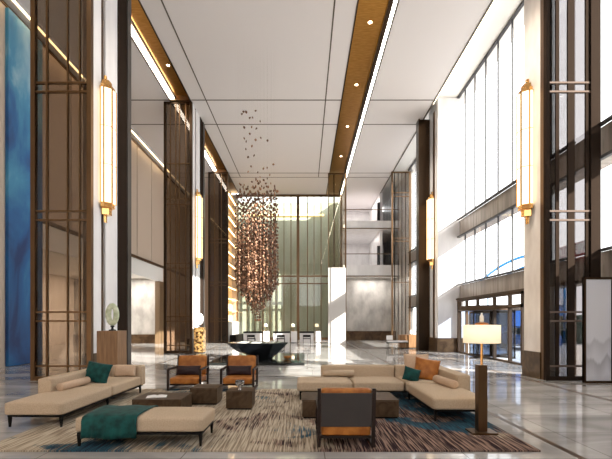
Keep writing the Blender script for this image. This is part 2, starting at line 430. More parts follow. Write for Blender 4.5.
# ---- right wall: solid near part, spandrels, glazing
struct('wall_right', B(XR, XR+.4, YN, 6.3, 0, 14.4), M_stone)
struct('wall_right.001', B(XR+.08, XR+.75, 6.3, 45, 6.5, 7.4), M_concrete)
struct('wall_right.002', B(XR+.08, XR+.75, 6.3, 45, 2.92, 3.75), M_concrete)
wn = 0
def window_bay(y0, y1, z0, z1, step=1.25, phase=17.0, mw=.032):
    global wn
    wn += 1
    r = sroot('window_%d' % wn, (XR, (y0+y1)/2, z0))
    ys = []
    q = phase-step*40
    while q < y1-.15:
        if q > y0+.15: ys.append(q)
        q += step
    for yy in ys:
        put('window_frame', B(XR-.03, XR+.03, yy-mw, yy+mw, z0, z1), M_mullion, r)
    put('window_frame', box(B(XR-.07, XR+.06, y0, y1, z0, z0+.07), XR-.07, XR+.06, y0, y1, z1-.09, z1), M_mullion, r)
    put('window_pane', B(XR+.0, XR+.012, y0, y1, z0, z1), M_clear, r)
for (a, b_) in ((6.3, 12.3), (13.1, 23.0), (24.7, 34.0)):
    window_bay(a, b_, 3.75, 6.5); window_bay(a, b_, 7.4, 14.32)
struct('wall_right.004', B(XR, XR+.4, 6.3, 11.5, 0, 2.92), M_stone)  # unseen solid infill, added to keep low sun off the painted screen
window_bay(11.5, 12.3, 0, 2.92, 2.0); window_bay(24.7, 34.0, 0, 2.92, 1.6)
struct('wall_right.003', B(XR, XR+.4, 34.0, 45, 0, 14.4), M_greystone)  # solid in place of glazing, put in to shade the end wall
# ---- unseen near wall behind the viewer; high glazing added to let daylight in
struct('wall_front', box(box(box(B(XL, XR, YN-.3, YN, 11.5, 14.4), XL, XL+2, YN-.3, YN, 0, 11.5), XR-2, XR, YN-.3, YN, 0, 11.5), XL+2, XR-2, YN-.3, YN, 0, 5.0), M_stone)
wn += 1
r = sroot('window_%d' % wn, (0, YN, 0))
for k in range(14): put('window_frame', B(XL+2+k*1.2, XL+2.08+k*1.2, YN-.2, YN-.05, 5.0, 11.5), M_mullion, r)
put('window_pane', B(XL+2, XR-2, YN-.16, YN-.14, 5.0, 11.5), M_clear, r)

# ---- back wall: greenish glass wall, stone end wall with galleries on the right
struct('wall_back', B(XL, 3.6, YB+2.6, YB+2.9, 0, ZC), M_greenwall)
struct('wall_back.001', B(XL, -6.5, YB, YB+.3, 0, ZC), M_panel)
wn += 1
r = sroot('window_%d' % wn, (-1.5, YB, 0))
for px, hw in ((238, .05), (247, .03), (263, .05), (255, .03), (270, .03), (276, .03), (284, .03), (291, .04), (298, .13), (307.5, .04), (314, .03), (321, .04), (334, .06), (341, .07)):
    x = (px-CX)*YB/F
    put('window_frame', B(x-hw, x+hw, YB-.12, YB+.06, 0, ZC), M_bronze, r)
for z, hz in ((6.05, .07), (5.35, .05), (.12, .12), (13.7, .1)):
    put('window_frame', B(-6.5, 3.5, YB-.1, YB+.05, z-hz, z+hz), M_bronze, r)
put('window_pane', B(-6.5, 3.5, YB-.01, YB+.01, 0, ZC), M_ggreen, r)
strip('reflection_line', 'glowing gold strip imitating a reflected light line, high behind the rear glass wall', -5.6, 1.9, YB+2.45, YB+2.55, 12.45, 12.6, mat('gold_reflection', (1, .8, .4), .5, emit=(1, .72, .3), es=3))  # emissive strip standing in for the reflection of a lit strip
# right rear: ground-floor niche and two galleries
struct('wall_end', B(3.6, XR+.5, 38.9, 39.2, .85, 5.85), M_greystone)
struct('baseboard_end', B(3.6, XR+.5, 38.7, 39.2, 0, .85), M_basestone)
struct('wall_end.001', B(3.6, XR+.5, 44.9, 45.2, 5.8, ZC), M_whitestone)
struct('wall_end.002', B(3.4, 3.62, 39, 45, 0, ZC), M_whitestone)
def gallery(z0, z1, xe):
    struct('floor_gallery', B(3.5, xe, 37.4, 44.9, z0, z1), M_whitestone)
    struct('trim_gallery', B(3.5, xe, 37.35, 37.42, z0, z0+.08), M_bronze)
    g = thing('glass_balustrade', 'clear glass balustrade with thin bronze rail on the %s rear gallery' % ('upper' if z0 > 8 else 'lower'), 'balustrade', (5.8, 37.5, z1))
    put('glass_panel', B(3.55, xe, 37.49, 37.51, z1, z1+1.0), M_clear, g)
    put('handrail', B(3.5, xe, 37.46, 37.54, z1+1.0, z1+1.06), M_bronze, g)
gallery(5.85, 6.9, XR); gallery(10.2, 10.95, XR)
struct('wall_end.003', B(7.0, 7.25, 38.4, 44.9, 6.9, 10.2), M_whitestone)
struct('wall_end.004', B(7.0, 7.25, 38.4, 44.9, 10.95, ZC), M_whitestone)
for zz in (6.9, 10.95):
    struct('column_gallery', B(6.75, 7.0, 38.2, 38.45, zz, zz+1.9), M_mullion)

# ------------------------------------------------------------------ screens (bronze framed tinted glass)
def screen(label, x0, x1, Y, verts, bars, gm, fm=M_bronze, top=ZC-.01, fl=.13, fr=.13, name='glass_screen', bm_=None):
    bm_ = bm_ or M_bronze
    s = thing(name, label, 'screen', ((x0+x1)/2, Y, 0))
    put('frame', box(B(x0, x0+fl, Y-.07, Y+.07, 0, top), x1-fr, x1, Y-.07, Y+.07, 0, top), fm, s)
    put('base_rail', B(x0+fl, x1-fr, Y-.06, Y+.06, 0, .12), fm, s)
    put('glass_pane', B(x0+fl, x1-fr, Y-.008, Y+.008, .12, top-.1), gm, s)
    put('top_rail', B(x0+fl, x1-fr, Y-.06, Y+.06, top-.1, top), fm, s)
    for x, h in verts: put('mullion', B(x-h, x+h, Y-.03, Y+.03, .12, top-.1), M_bronze if x0 < 0 else M_umber, s)
    for z in bars: put('crossbar', B(x0+fl, x1-fr, Y-.04, Y+.04, z-.025, z+.025), bm_, s)
    return s
BARS = (8.65, 8.39, 4.92, 4.66, 1.99, 1.73, .42)
screen('tall bronze-tinted glass screen beside the blue mural', -7.95, -6.19, 11.93, ((-7.50, .028), (-6.90, .02), (-6.55, .02)), BARS, M_gbronze)
screen('tall smoky glass screen left of the leather armchairs, second along the left side', -7.75, -6.19, 22.55, ((-7.40, .03), (-7.1, .03), (-6.9, .03), (-6.55, .03)), (10.4, 8.45, 8.15, 4.92, 4.66, 1.99, 1.73, .42), M_gbronze, M_darkbronze)
screen('slim smoky glass screen by the lit display niches, furthest on the left side', -7.8, -6.19, 33.1, ((-7.3, .03), (-6.75, .03)), (8.4, 8.1, 4.92, 4.66, 1.99, 1.73), M_gbronze, M_darkbronze)
screen('tall clear-grey glass screen in bronze frame beside the painted mountain panel', 6.98, 8.56, 11.93, ((7.33, .05), (7.73, .10), (8.2, .05)), BARS, M_gsmoke, M_umber, fl=.10, fr=.28, bm_=mat('champagne_metal', (.16, .12, .10), .9, spec=.0))
screen('far glass screen with many upright bars beside the rear galleries', 6.95, 8.5, 33.0, ((7.2, .03), (7.5, .03), (7.8, .03), (8.1, .03)), (12.1, 11.8, 8.45, 8.2, 4.9), M_clear, M_bronze)
s = screen('dark bronze glass screen ending under the central ceiling trough', 1.87, 3.36, 33.3, ((2.35, .03),), (6.1, 5.6), thin_glass('bronze_glass_deep', (.62, .58, .48), .05), M_bronze, fl=.06, fr=.12)
# white lit panel in front of it
o = put('display_screen', B(1.80, 3.14, 31.65, 31.8, .02, 5.9, bev=.01), mat('white_translucent', (.50, .475, .45), .5)); tag(o, 'tall white freestanding panel in front of rear glass screen', 'screen')

# mountain painted screen
s = thing('painted_screen', 'framed panel painted with misty grey ink mountains at right edge', 'screen', (8.18, 11.45, 0))
x0, x1, Y = 7.77, 8.59, 11.45
put('frame', box(box(box(B(x0, x0+.05, Y-.05, Y+.05, 0, 2.95), x1-.05, x1, Y-.05, Y+.05, 0, 2.95), x0+.05, x1-.05, Y-.05, Y+.05, 0, .06), x0+.05, x1-.05, Y-.05, Y+.05, 2.89, 2.95), M_darkbronze, s)
put('painted_glass', B(x0+.05, x1-.05, Y-.015, Y+.015, .06, 2.89), M_ink, s)

# ------------------------------------------------------------------ columns
def column_l(y):
    r = sroot('column', (-6.35, y+1, 0))
    put('stone_slab', box(B(-6.5, -6.20, y+.0, y+.47, .78, ZC), -6.5, -6.20, y+.74, y+1.55, .78, ZC), M_whitestone, r)
    put('channel', B(-6.5, -6.27, y+.47, y+.74, .78, ZC), M_basestone, r)
    put('base', B(-6.52, -6.18, y, y+1.55, 0, .78), M_basestone, r)
    put('dark_cladding', B(-6.5, -6.17, y+1.55, y+2.2, 0, ZC), M_umber, r)
    put('bronze_edge', B(-6.5, -6.14, y+2.2, y+2.5, 0, ZC), mat('edge_metal', (.06, .05, .045), .4, spec=.3), r)
column_l(12.0); column_l(22.63)
# near right column: stone slab behind the glass screen
r = sroot('column', (7.15, 12.7, 0))
put('stone_slab', B(7.0, 7.3, 12.18, 13.1, .8, ZC), M_stone, r)
put('base', B(6.96, 7.34, 12.15, 13.15, 0, .8), M_basestone, r)
put('dark_cladding', B(6.99, 7.3, 12.0, 12.18, 0, ZC), M_bronze, r)
# second right column
r = sroot('column', (7.9, 23.9, 0))
put('stone_slab', B(7.46, XR+.3, 23.0, 24.7, .8, 14.3), M_whitestone, r)
put('base', B(7.40, XR+.3, 22.9, 24.7, 0, .8), M_basestone, r)
put('bronze_fin', box(B(6.8, 7.46, 24.5, 24.9, 0, ZC), 6.76, 6.84, 24.4, 24.95, 0, ZC), M_darkbronze, r)
put('channel', B(7.42, 7.47, 23.55, 23.8, .8, ZC), M_bronze, r)

# ------------------------------------------------------------------ wall sconces
def make_sconce(label):
    """built at origin: back plane at x=0, lamp projecting to -x; centre z=0"""
    s = thing('wall_sconce', label, 'wall light', (0, 0, 0), 'tall alabaster wall sconces')
    H = 3.45
    put('back_plate', B(-.05, 0, -.10, .10, -H/2-.35, H/2+.25), M_gold, s)
    bm = nb()
    pts = [(-.06, -.27), (-.06, .27), (-.16, .27), (-.34, .12), (-.34, -.12), (-.16, -.27)]
    prism(bm, pts, 'z', -H/2, H/2); put('alabaster_diffuser', bm, M_sconce, s)
    bm = nb()
    for (a, b_) in pts[1:]: box(bm, a-.017, a+.017, b_-.017, b_+.017, -H/2-.02, H/2+.02)
    put('corner_rod', bm, M_gold, s)
    for z in (-H/6, H/6):
        bm = nb(); prism(bm, [(-.055, -.275), (-.055, .275), (-.163, .275), (-.347, .123), (-.347, -.123), (-.163, -.275)], 'z', z-.008, z+.008); put('band', bm, M_gold, s)
    for sg, nm in ((-1, 'lower_finial'), (1, 'upper_finial')):
        bm = nb(); z = sg*H/2; d = .32 if sg < 0 else .26
        prism(bm, [(-.05, -.25), (-.05, .25), (-.15, .25), (-.31, .11), (-.31, -.11), (-.15, -.25)], 'z', min(z, z+sg*d*.45), max(z, z+sg*d*.45))
        prism(bm, [(-.05, -.16), (-.05, .16), (-.23, .10), (-.23, -.10)], 'z', min(z+sg*d*.45, z+sg*d*1.1), max(z+sg*d*.45, z+sg*d*1.1))
        prism(bm, [(-.05, -.05), (-.05, .05), (-.11, .04), (-.11, -.04)], 'z', min(z+sg*d*1.1, z+sg*d*1.8), max(z+sg*d*1.1, z+sg*d*1.8))
        put(nm, bm, M_gold, s)
    return s
sc0 = make_sconce('glowing alabaster sconce on the near right stone column')
sc0.location = (7.0, 12.76, 7.05)
dup(sc0, (7.43, 23.75, 7.05), 0, 'glowing alabaster sconce on the far right column by the dark fin')
dup(sc0, (-6.2, 12.58, 7.05), PI, 'glowing alabaster sconce on the near left white column')
dup(sc0, (-6.2, 23.3, 7.05), PI, 'glowing alabaster sconce on the second left column')

# ------------------------------------------------------------------ display niches on the left rear
s = thing('display_shelving', 'tall gold-lit shelving wall behind the hanging copper leaf sculpture', 'shelving', (-6.6, 36.0, 0))
put('back_panel', B(-7.0, -6.9, 33.3, 38.8, 1.7, 12.9), mat('niche_back', (.85, .64, .38), .5), s)
for z in [1.7+1.0*q for q in range(12)]:
    sh = put('shelf', B(-6.9, -6.35, 33.3, 38.8, z, z+.05), MATS['niche_back'], s)
    put('led_strip', B(-6.6, -6.5, 33.4, 38.7, z-.02, z), M_warm, sh)
put('side_panel', B(-7.0, -6.22, 33.2, 33.3, 0, 13), M_darkbronze, s)
put('plinth', B(-7.0, -6.25, 33.3, 38.8, 0, 1.7), M_whitestone, s)
o = put('dark_bench', B(-6.2, -5.7, 33.8, 38.2, 0, .62, bev=.01), M_black); tag(o, 'long low dark bench under the gold-lit shelving', 'bench')

# ------------------------------------------------------------------ leaf chandelier
CHX, CHY = -2.17, 18.6
ch = thing('leaf_chandelier', 'hanging cascade of small copper leaves narrowing to a point above the black table', 'chandelier', (CHX, CHY, ZC))
def leaf_bm(bm, p, s, rot):
    # small folded oval leaf with thickness
    pts = [(0, 0, -1), (.62, .10, -.45), (.70, .12, .35), (0, .0, .95), (-.70, .12, .35), (-.62, .10, -.45), (0, .50, 0), (0, -.50, 0)]
    vs = [bm.verts.new(Vector(p)+rot @ (Vector(q)*s)) for q in pts]
    rim = vs[:6]; ci, co = vs[6], vs[7]
    for i in range(6):
        bm.faces.new((rim[i], rim[(i+1) % 6], ci)); bm.faces.new((rim[(i+1) % 6], rim[i], co))
from mathutils import Euler
strings = []
leaves = []
rr = random.Random(3)
NS = 96
for k in range(NS):
    rad = .97*math.sqrt((k+.5)/NS); a = k*2.399963
    x, y = rad*math.cos(a), rad*math.sin(a)
    zlow = 3.38 - 1.5*(1-rad/.97) + rr.uniform(-.1, .1)
    if rad < .2: zlow = 1.80
    ztop = 7.7+rr.uniform(-.5, .4)
    z = zlow
    while z < ztop:
        fr = (z-zlow)/(ztop-zlow)
        leaves.append((x+rr.gauss(0, .015), y+rr.gauss(0, .015), z)); z += rr.uniform(.10, .135)*(1+2.2*fr**2.5)
    strings.append((x, y, zlow, ZC))
for q in range(34):
    k = rr.choice(strings); z = 7.8+3.6*rr.random()**1.2
    leaves.append((k[0]+.0, k[1]+.0, z))
lv = [( (x, y, z), rr.uniform(.060, .080), Euler((rr.uniform(-.45, .45), rr.uniform(-.5, .5), rr.uniform(0, 6.28))).to_matrix()) for x, y, z in leaves]
# the 100 leaves nearest the viewer's side and lowest or loose on top are parts of their own
order = sorted(range(len(lv)), key=lambda i: (0 if lv[i][0][2] > 7.9 else 1, lv[i][0][1]))
own = set(order[:100])
rest = nb()
for i, (p, s_, rot) in enumerate(lv):
    P = (CHX+p[0], CHY+p[1], p[2])
    if i in own:
        bm = nb(); leaf_bm(bm, P, s_, rot); put('copper_leaf', bm, M_copper if i % 3 else M_copper2, ch)
    else: leaf_bm(rest, P, s_, rot)
o = put('copper_leaf_mass', rest, M_copper, ch, kind='stuff')
o.data.materials.append(M_copper2)
for i, f in enumerate(o.data.polygons): f.material_index = 1 if (i//12) % 3 == 0 else 0
bm = nb()
for x, y, z0, z1 in strings: cyl(bm, (CHX+x, CHY+y, z0), (CHX+x, CHY+y, z1), .0006, seg=3)
put('hanging_wires', bm, M_wire, ch, kind='stuff')

# ------------------------------------------------------------------ plinth + boat table
o = put('stone_plinth', B(-3.85, -.02, 16.05, 21.0, 0, .10, bev=.01), M_pool); tag(o, 'low polished black stone plinth under the hanging leaf chandelier', 'plinth')
o = put('green_slab', B(-1.3, -.15, 16.4, 20.5, .101, .125), M_greensq); tag(o, 'flat dark green polished slab lying on the black plinth', 'slab')
t_ = thing('boat_table', 'black glossy boat-shaped centre table on the low plinth', 'table', (-2.1, 18.2, .1))
bm = nb()
top = [(-3.45, 17.9), (-2.9, 17.25), (-1.35, 17.2), (-.75, 18.0), (-1.3, 19.1), (-2.9, 19.1)]
mid = [(-3.0, 17.95), (-2.7, 17.5), (-1.5, 17.45), (-1.1, 18.05), (-1.5, 18.8), (-2.7, 18.8)]
bot = [(-2.05, 17.95), (-1.95, 17.75), (-1.6, 17.7), (-1.45, 18.0), (-1.6, 18.3), (-1.95, 18.3)]
L = []
for pts, z in ((bot, .10), (mid, .42), (top, .78), (top, .80)): L.append([bm.verts.new((x, y, z)) for x, y in pts])
for a, b_ in zip(L, L[1:]):
    for i in range(6): bm.faces.new((a[i], a[(i+1) % 6], b_[(i+1) % 6], b_[i]))
bm.faces.new(L[-1]); bm.faces.new(list(reversed(L[0])))
put('body', bm, M_black_gloss, t_)
put('inlay_panel', B(-2.9, -2.5, 17.5, 18.8, .80, .815), M_whiteglaze, t_)
put('inlay_panel', B(-2.3, -1.9, 17.5, 18.8, .80, .815), M_whiteglaze, t_)
put('inlay_panel', B(-1.7, -1.35, 17.5, 18.8, .80, .815), M_whiteglaze, t_)
o = put('orange_bowl', lathe(nb(), [(.05, 0), (.13, .05), (.16, .13), (.14, .13), (.10, .05)], (-.75, 17.4, .126)), M_leather, smooth=True); tag(o, 'small orange bowl on the dark green slab', 'bowl')

# ------------------------------------------------------------------ rug
bm = nb(); box(bm, -4.3, 3.08, 5.36, 10.3, .002, .022)
o = put('area_rug', bm, M_rug); tag(o, 'large beige, brown and teal streaked abstract rug under the seating group', 'rug')
o.location.z += 0
RT = .0225   # rug top

# ------------------------------------------------------------------ sofas
def legs(parent, pts, z0, z1, m=M_black, r=.022):
    for x, y in pts:
        bm = nb(); prism(bm, [(x-r, y-r), (x+r, y-r), (x+r, y+r), (x-r, y+r)], 'z', z0, z1)
        for v in bm.verts:
            if v.co.z < z0+.01: v.co.x = x+(v.co.x-x)*.6; v.co.y = y+(v.co.y-y)*.6
        put('leg', bm, m, parent)
# left chaise sofa
s = thing('chaise_sofa', 'long beige chaise sofa on thin black legs at the left of the rug', 'sofa', (-4.35, 8.05, RT))
put('seat_cushion', cushion_bm(-4.77, -3.84, 6.48, 8.18, .215, .43, .045), M_fabric, s, True)
put('seat_cushion', cushion_bm(-4.77, -3.84, 8.2, 9.62, .215, .43, .045), M_fabric, s, True)
put('backrest', cushion_bm(-4.82, -4.56, 7.38, 9.81, .215, .68, .03, 0), M_fabric, s, True)
put('armrest', cushion_bm(-4.57, -3.82, 9.60, 9.82, .215, .68, .03, 0), M_fabric, s, True)
put('base_frame', B(-4.74, -3.87, 6.53, 9.76, .185, .215), M_black, s)
legs(s, [(-4.72, 6.56), (-3.9, 6.56), (-3.9, 9.7), (-4.70, 9.7), (-4.70, 8.1), (-3.95, 8.2)], RT, .19)
bm = nb(); prof = [(.0, 0), (.085, .004), (.10, .03), (.10, .67), (.085, .696), (0, .70)]
def bolster(label, loc, rz, L_=.62, r_=.085, m=M_fabric):
    bm = nb(); lathe(bm, [(.01, 0), (r_*.8, .0), (r_, .02), (r_, L_-.02), (r_*.8, L_), (.01, L_)], (0, 0, 0), 24)
    xf(bm, (0, 0, 0), rx=-PI/2); bmesh.ops.translate(bm, verts=bm.verts, vec=(0, 0, r_))
    xf(bm, loc, rz=rz); o = put('bolster_cushion', bm, m, None, True); tag(o, label, 'bolster')
bolster('beige roll bolster lying along the backrest of the left chaise', (-4.46, 7.46, .435), 0, .95, .075, M_fabric2)
pillow('throw_pillow', .60, .44, .17, (-4.38, 8.50, .435), -.34, -.22, M_teal, 'teal velvet pillow leaning on the backrest of the left chaise', ry=.13)
pillow('lumbar_pillow', .50, .27, .14, (-4.16, 9.46, .44), -.22, .05, M_fabric2, 'small blush pillow against the far arm of the left chaise')

# right L-shaped sofa
s = thing('corner_sofa', 'large beige L-shaped corner sofa at the right of the rug', 'sofa', (1.6, 9.0, RT))
put('seat_cushion', cushion_bm(-.17, 1.02, 8.74, 9.66, .215, .42, .05, .025), M_fabric, s, True)
put('seat_cushion', cushion_bm(1.04, 2.13, 8.74, 9.66, .215, .42, .05, .025), M_fabric, s, True)
put('backrest', cushion_bm(.38, 2.10, 9.62, 9.86, .215, .68, .03, 0), M_fabric, s, True)
put('backrest', cushion_bm(2.12, 3.22, 9.62, 9.86, .215, .68, .03, 0), M_fabric, s, True)
put('backrest', cushion_bm(2.92, 3.19, 7.88, 9.60, .215, .68, .03, 0), M_fabric, s, True)
put('seat_cushion', cushion_bm(2.15, 3.08, 6.86, 8.6, .215, .43, .05, .025), M_fabric, s, True)
put('seat_cushion', cushion_bm(2.15, 2.98, 8.62, 9.66, .215, .43, .05, .025), M_fabric, s, True)
put('base_frame', box(B(-.12, 3.1, 8.80, 9.8, .185, .215), 2.19, 3.08, 6.92, 8.8, .185, .215), M_black, s)
legs(s, [(-.1, 8.86), (-.1, 9.55), (1.1, 8.86), (2.25, 8.86), (2.21, 6.95), (3.04, 6.95), (3.06, 9.7), (.5, 9.7)], RT, .19)
bolster('beige roll bolster lying before the long backrest of the corner sofa', (.42, 9.52, .44), -PI/2, .72, .075)
bolster('beige roll bolster resting beside the near end of the corner sofa backrest', (2.80, 7.66, .445), .10, .85, .08, M_fabric2)
pillow('throw_pillow', .58, .56, .17, (2.56, 9.34, .43), -.30, -.06, M_fabric2, 'large blush square pillow in the corner of the right sofa')
pillow('throw_pillow', .54, .50, .17, (2.60, 8.92, .43), -.36, -.30, M_leather, 'cognac leather square pillow in the corner of the right sofa', ry=.16)
pillow('throw_pillow', .36, .30, .14, (2.25, 8.78, .43), -.30, -.10, M_teal, 'small teal velvet pillow before the blush pillow on the right sofa', ry=.28)

# ------------------------------------------------------------------ bench with throw
s = thing('upholstered_bench', 'long beige bench on black legs in front, partly covered by a teal throw', 'bench', (-2.24, 5.85, RT))
put('seat_cushion', cushion_bm(-3.10, -1.36, 5.50, 6.24, .21, .415, .05, .02), M_fabric, s, True)
put('base_frame', B(-3.07, -1.39, 5.52, 6.22, .18, .21), M_black, s)
legs(s, [(-3.05, 5.54), (-1.41, 5.54), (-1.41, 6.2), (-3.05, 6.2)], RT, .185)
bm = nb()
path = [(5.475, .145), (5.470, .22), (5.472, .30), (5.478, .37), (5.505, .42), (5.56, .438), (5.7, .448), (5.87, .452), (6.05, .448), (6.18, .438), (6.235, .42), (6.262, .37), (6.268, .30), (6.27, .22)]
nu = 40; rows = []
for j in range(nu+1):
    u = j/nu; x = -2.99 + .74*u; row = []
    for i, (y, z) in enumerate(path):
        hang = max(0, (.38-z)/.24) if (y < 5.5 or y > 6.25) else 0
        wv = .012*math.sin(u*19+i*.25)+.010*math.sin(u*43+1.3)
        yy = y + (-1 if y < 5.8 else 1)*abs(wv)*hang*1.2
        zz = z + (0.006*math.sin(u*11+i*.9) if hang == 0 else .01*math.sin(u*9)*hang)
        row.append(bm.verts.new((x+.02*math.sin(i*.7)*hang + .02*(y-5.5), yy, max(zz, .05))))
    rows.append(row)
for a, b_ in zip(rows, rows[1:]):
    for i in range(len(path)-1): bm.faces.new((a[i], b_[i], b_[i+1], a[i+1]))
o = put('throw_blanket', bm, M_teal, None, True); tag(o, 'dark teal velvet throw draped over the left end of the bench', 'throw')
so = o.modifiers.new('t', 'SOLIDIFY'); so.thickness = .008; so.offset = 1

# ------------------------------------------------------------------ leather armchairs (facing -Y, origin at centre of footprint)
def make_chair(label):
    s = thing('leather_armchair', label, 'armchair', (0, 0, 0), 'cognac leather armchairs with dark loop frames')
    W = .385
    for sg in (-1, 1):
        x0, x1 = (sg*W-(.045 if sg > 0 else 0), sg*W+(.045 if sg < 0 else 0))
        outer = [(-.40, 0), (.40, 0), (.49, .80), (.435, .80), (.395, .53), (-.40, .53)]
        inner = [(-.355, .045), (.35, .045), (.388, .475), (-.355, .475)]
        bm = nb()
        def loopseg(pts): prism(bm, pts, 'x', x0, x1)
        loopseg([(-.40, 0), (-.355, 0), (-.355, .53), (-.40, .53)])
        loopseg([(-.355, 0), (.40, 0), (.40, .045), (-.355, .045)])
        loopseg([(-.355, .485), (.40, .485), (.405, .53), (-.355, .53)])
        loopseg([(.355, .045), (.40, .045), (.50, .80), (.455, .80)])
        put('side_frame', bm, M_chairframe, s)
    put('front_rail', B(-W+.045, W-.045, -.33, -.29, .115, .15), M_chairframe, s)
    put('rear_rail', B(-W+.045, W-.045, .34, .38, .115, .15), M_chairframe, s)
    put('seat_cushion', cushion_bm(-.335, .335, -.38, .40, .15, .308, .035, .015), M_leather, s, True)
    bm = cushion_bm(-.335, .335, -.06, .06, 0, .50, .035, 0, 12)
    for v in bm.verts:     # tufted roll lines
        if v.co.y < -.03: v.co.y += .010*abs(math.sin((v.co.z)/.48*PI*3))**.4*-1+.008
    xf(bm, (0, .335, .300), rx=-.16); put('back_cushion', bm, M_leather, s, True)
    bm = B(-.338, .338, .0, .022, .0, .46, bev=.006); xf(bm, (0, .405, .285), rx=-.125); put('back_panel', bm, M_charcoal, s)
    return s
c0 = make_chair('cognac leather armchair with maroon pillow, nearer the left chaise')
c0.location = (-2.96, 10.42, .0225); c0.scale = (1.09, 1, 1)
dup(c0, (-1.66, 10.42, .0225), 0, 'cognac leather armchair with maroon pillow, right one of the facing pair')
c2 = dup(c0, (.55, 5.88, .0225), PI, 'leather armchair seen from behind with charcoal back panel at the rug edge')
c2.scale = (1, 1, 1)
for x, lb in ((-2.98, 'slim maroon lumbar pillow on the armchair nearer the left chaise'), (-1.68, 'slim maroon lumbar pillow on the right one of the two facing armchairs')):
    pillow('lumbar_pillow', .64, .25, .13, (x, 10.44, .345), -.25, 0, M_maroon, lb)

# ------------------------------------------------------------------ coffee tables
def table(label, x0, x1, y0, y1, h, rz=0):
    s = thing('block_table', label, 'coffee table', ((x0+x1)/2, (y0+y1)/2, RT))
    put('plinth', B(x0+.02, x1-.02, y0+.02, y1-.02, RT, .05), M_black, s)
    put('body', B(x0, x1, y0, y1, .05, h-.022, bev=.004), M_table, s)
    put('tabletop', B(x0-.004, x1+.004, y0-.004, y1+.004, h-.02, h, bev=.004), M_table, s)
    s.rotation_euler.z = rz
    return s
table('low wide brown block coffee table holding the white book', -3.06, -2.20, 7.25, 7.98, .33)
table('brown cube side table between the book table and the bowl table', -2.33, -1.78, 8.3, 8.85, .36)
table('brown cube side table holding a small glass bowl', -1.51, -1.01, 7.83, 8.33, .375)
table('large brown block coffee table behind the turned-away armchair', -.05, 1.63, 7.12, 7.95, .345)
s = thing('open_book', 'open white book lying on the wide brown table', 'book', (-2.72, 7.5, .331))
for sg in (-1, 1):
    bm = nb(); pts = []
    for i in range(7):
        u = i/6; pts.append((sg*.17*u, .006+.016*math.sin(PI*min(1, u*1.15))**.6*(1-u*.6)))
    pts += [(sg*.17, .0), (0, .0)]
    prism(bm, pts, 'y', -.12, .12); xf(bm, (-2.72, 7.52, .331), rz=.25); put('page_block', bm, M_book, s)
bm = B(-.178, .178, -.124, .124, 0, .003); xf(bm, (-2.72, 7.52, .3305), rz=.25); put('cover', bm, mat('book_cover', (.5, .5, .5), .5), s)
M_glass = mat('clear_crystal', (1, 1, 1), .03); M_glass.node_tree.nodes['Principled BSDF'].inputs['Transmission Weight'].default_value = .95
o = put('glass_bowl', lathe(nb(), [(.035, 0), (.04, .012), (.012, .03), (.012, .05), (.07, .075), (.095, .13), (.085, .18), (.08, .18), (.088, .13), (.065, .082), (.01, .06)], (-1.28, 8.05, .376)), M_glass, smooth=True)
tag(o, 'small footed clear glass bowl on a brown cube table', 'bowl')

# ------------------------------------------------------------------ floor lamp
LX, LY = 2.68, 6.22
s = thing('floor_lamp', 'bronze pillar floor lamp with glowing cream drum shade beside the corner sofa', 'floor lamp', (LX, LY, RT))
put('foot_plate', B(LX-.19, LX+.19, LY-.14, LY+.16, RT, .05, bev=.004), M_bronze, s)
put('pillar', B(LX-.067, LX+.067, LY-.05, LY+.085, .05, 1.05, bev=.005), M_bronze, s)
bm = nb(); cyl(bm, (LX, LY, 1.05), (LX, LY, 1.66), .018, seg=12); put('stem', bm, M_gold, s)
bm = nb()
for r_, flip in ((.265, 0), (.26, 1)):
    lo = [bm.verts.new((LX+r_*math.cos(2*PI*i/48), LY+r_*math.sin(2*PI*i/48), 1.385)) for i in range(48)]
    hi = [bm.verts.new((LX+r_*math.cos(2*PI*i/48), LY+r_*math.sin(2*PI*i/48), 1.655)) for i in range(48)]
    for i in range(48): bm.faces.new((lo[i], lo[(i+1) % 48], hi[(i+1) % 48], hi[i]))
    if not flip: L0 = (lo, hi)
    else:
        for i in range(48):
            bm.faces.new((L0[0][i], L0[0][(i+1) % 48], lo[(i+1) % 48], lo[i])); bm.faces.new((L0[1][i], L0[1][(i+1) % 48], hi[(i+1) % 48], hi[i]))
put('lamp_shade', bm, M_lampshade, s, True)
bm = nb(); lathe(bm, [(.02, 0), (.10, .005), (.095, .022), (.03, .035)], (LX, LY, 1.66)); put('cap', bm, M_leather, s, True)
bm = nb(); lathe(bm, [(.012, 0), (.03, .01), (.03, .10), (.014, .12), (.012, .15)], (LX, LY, 1.69), 16); put('finial', bm, M_whiteglaze, s, True)

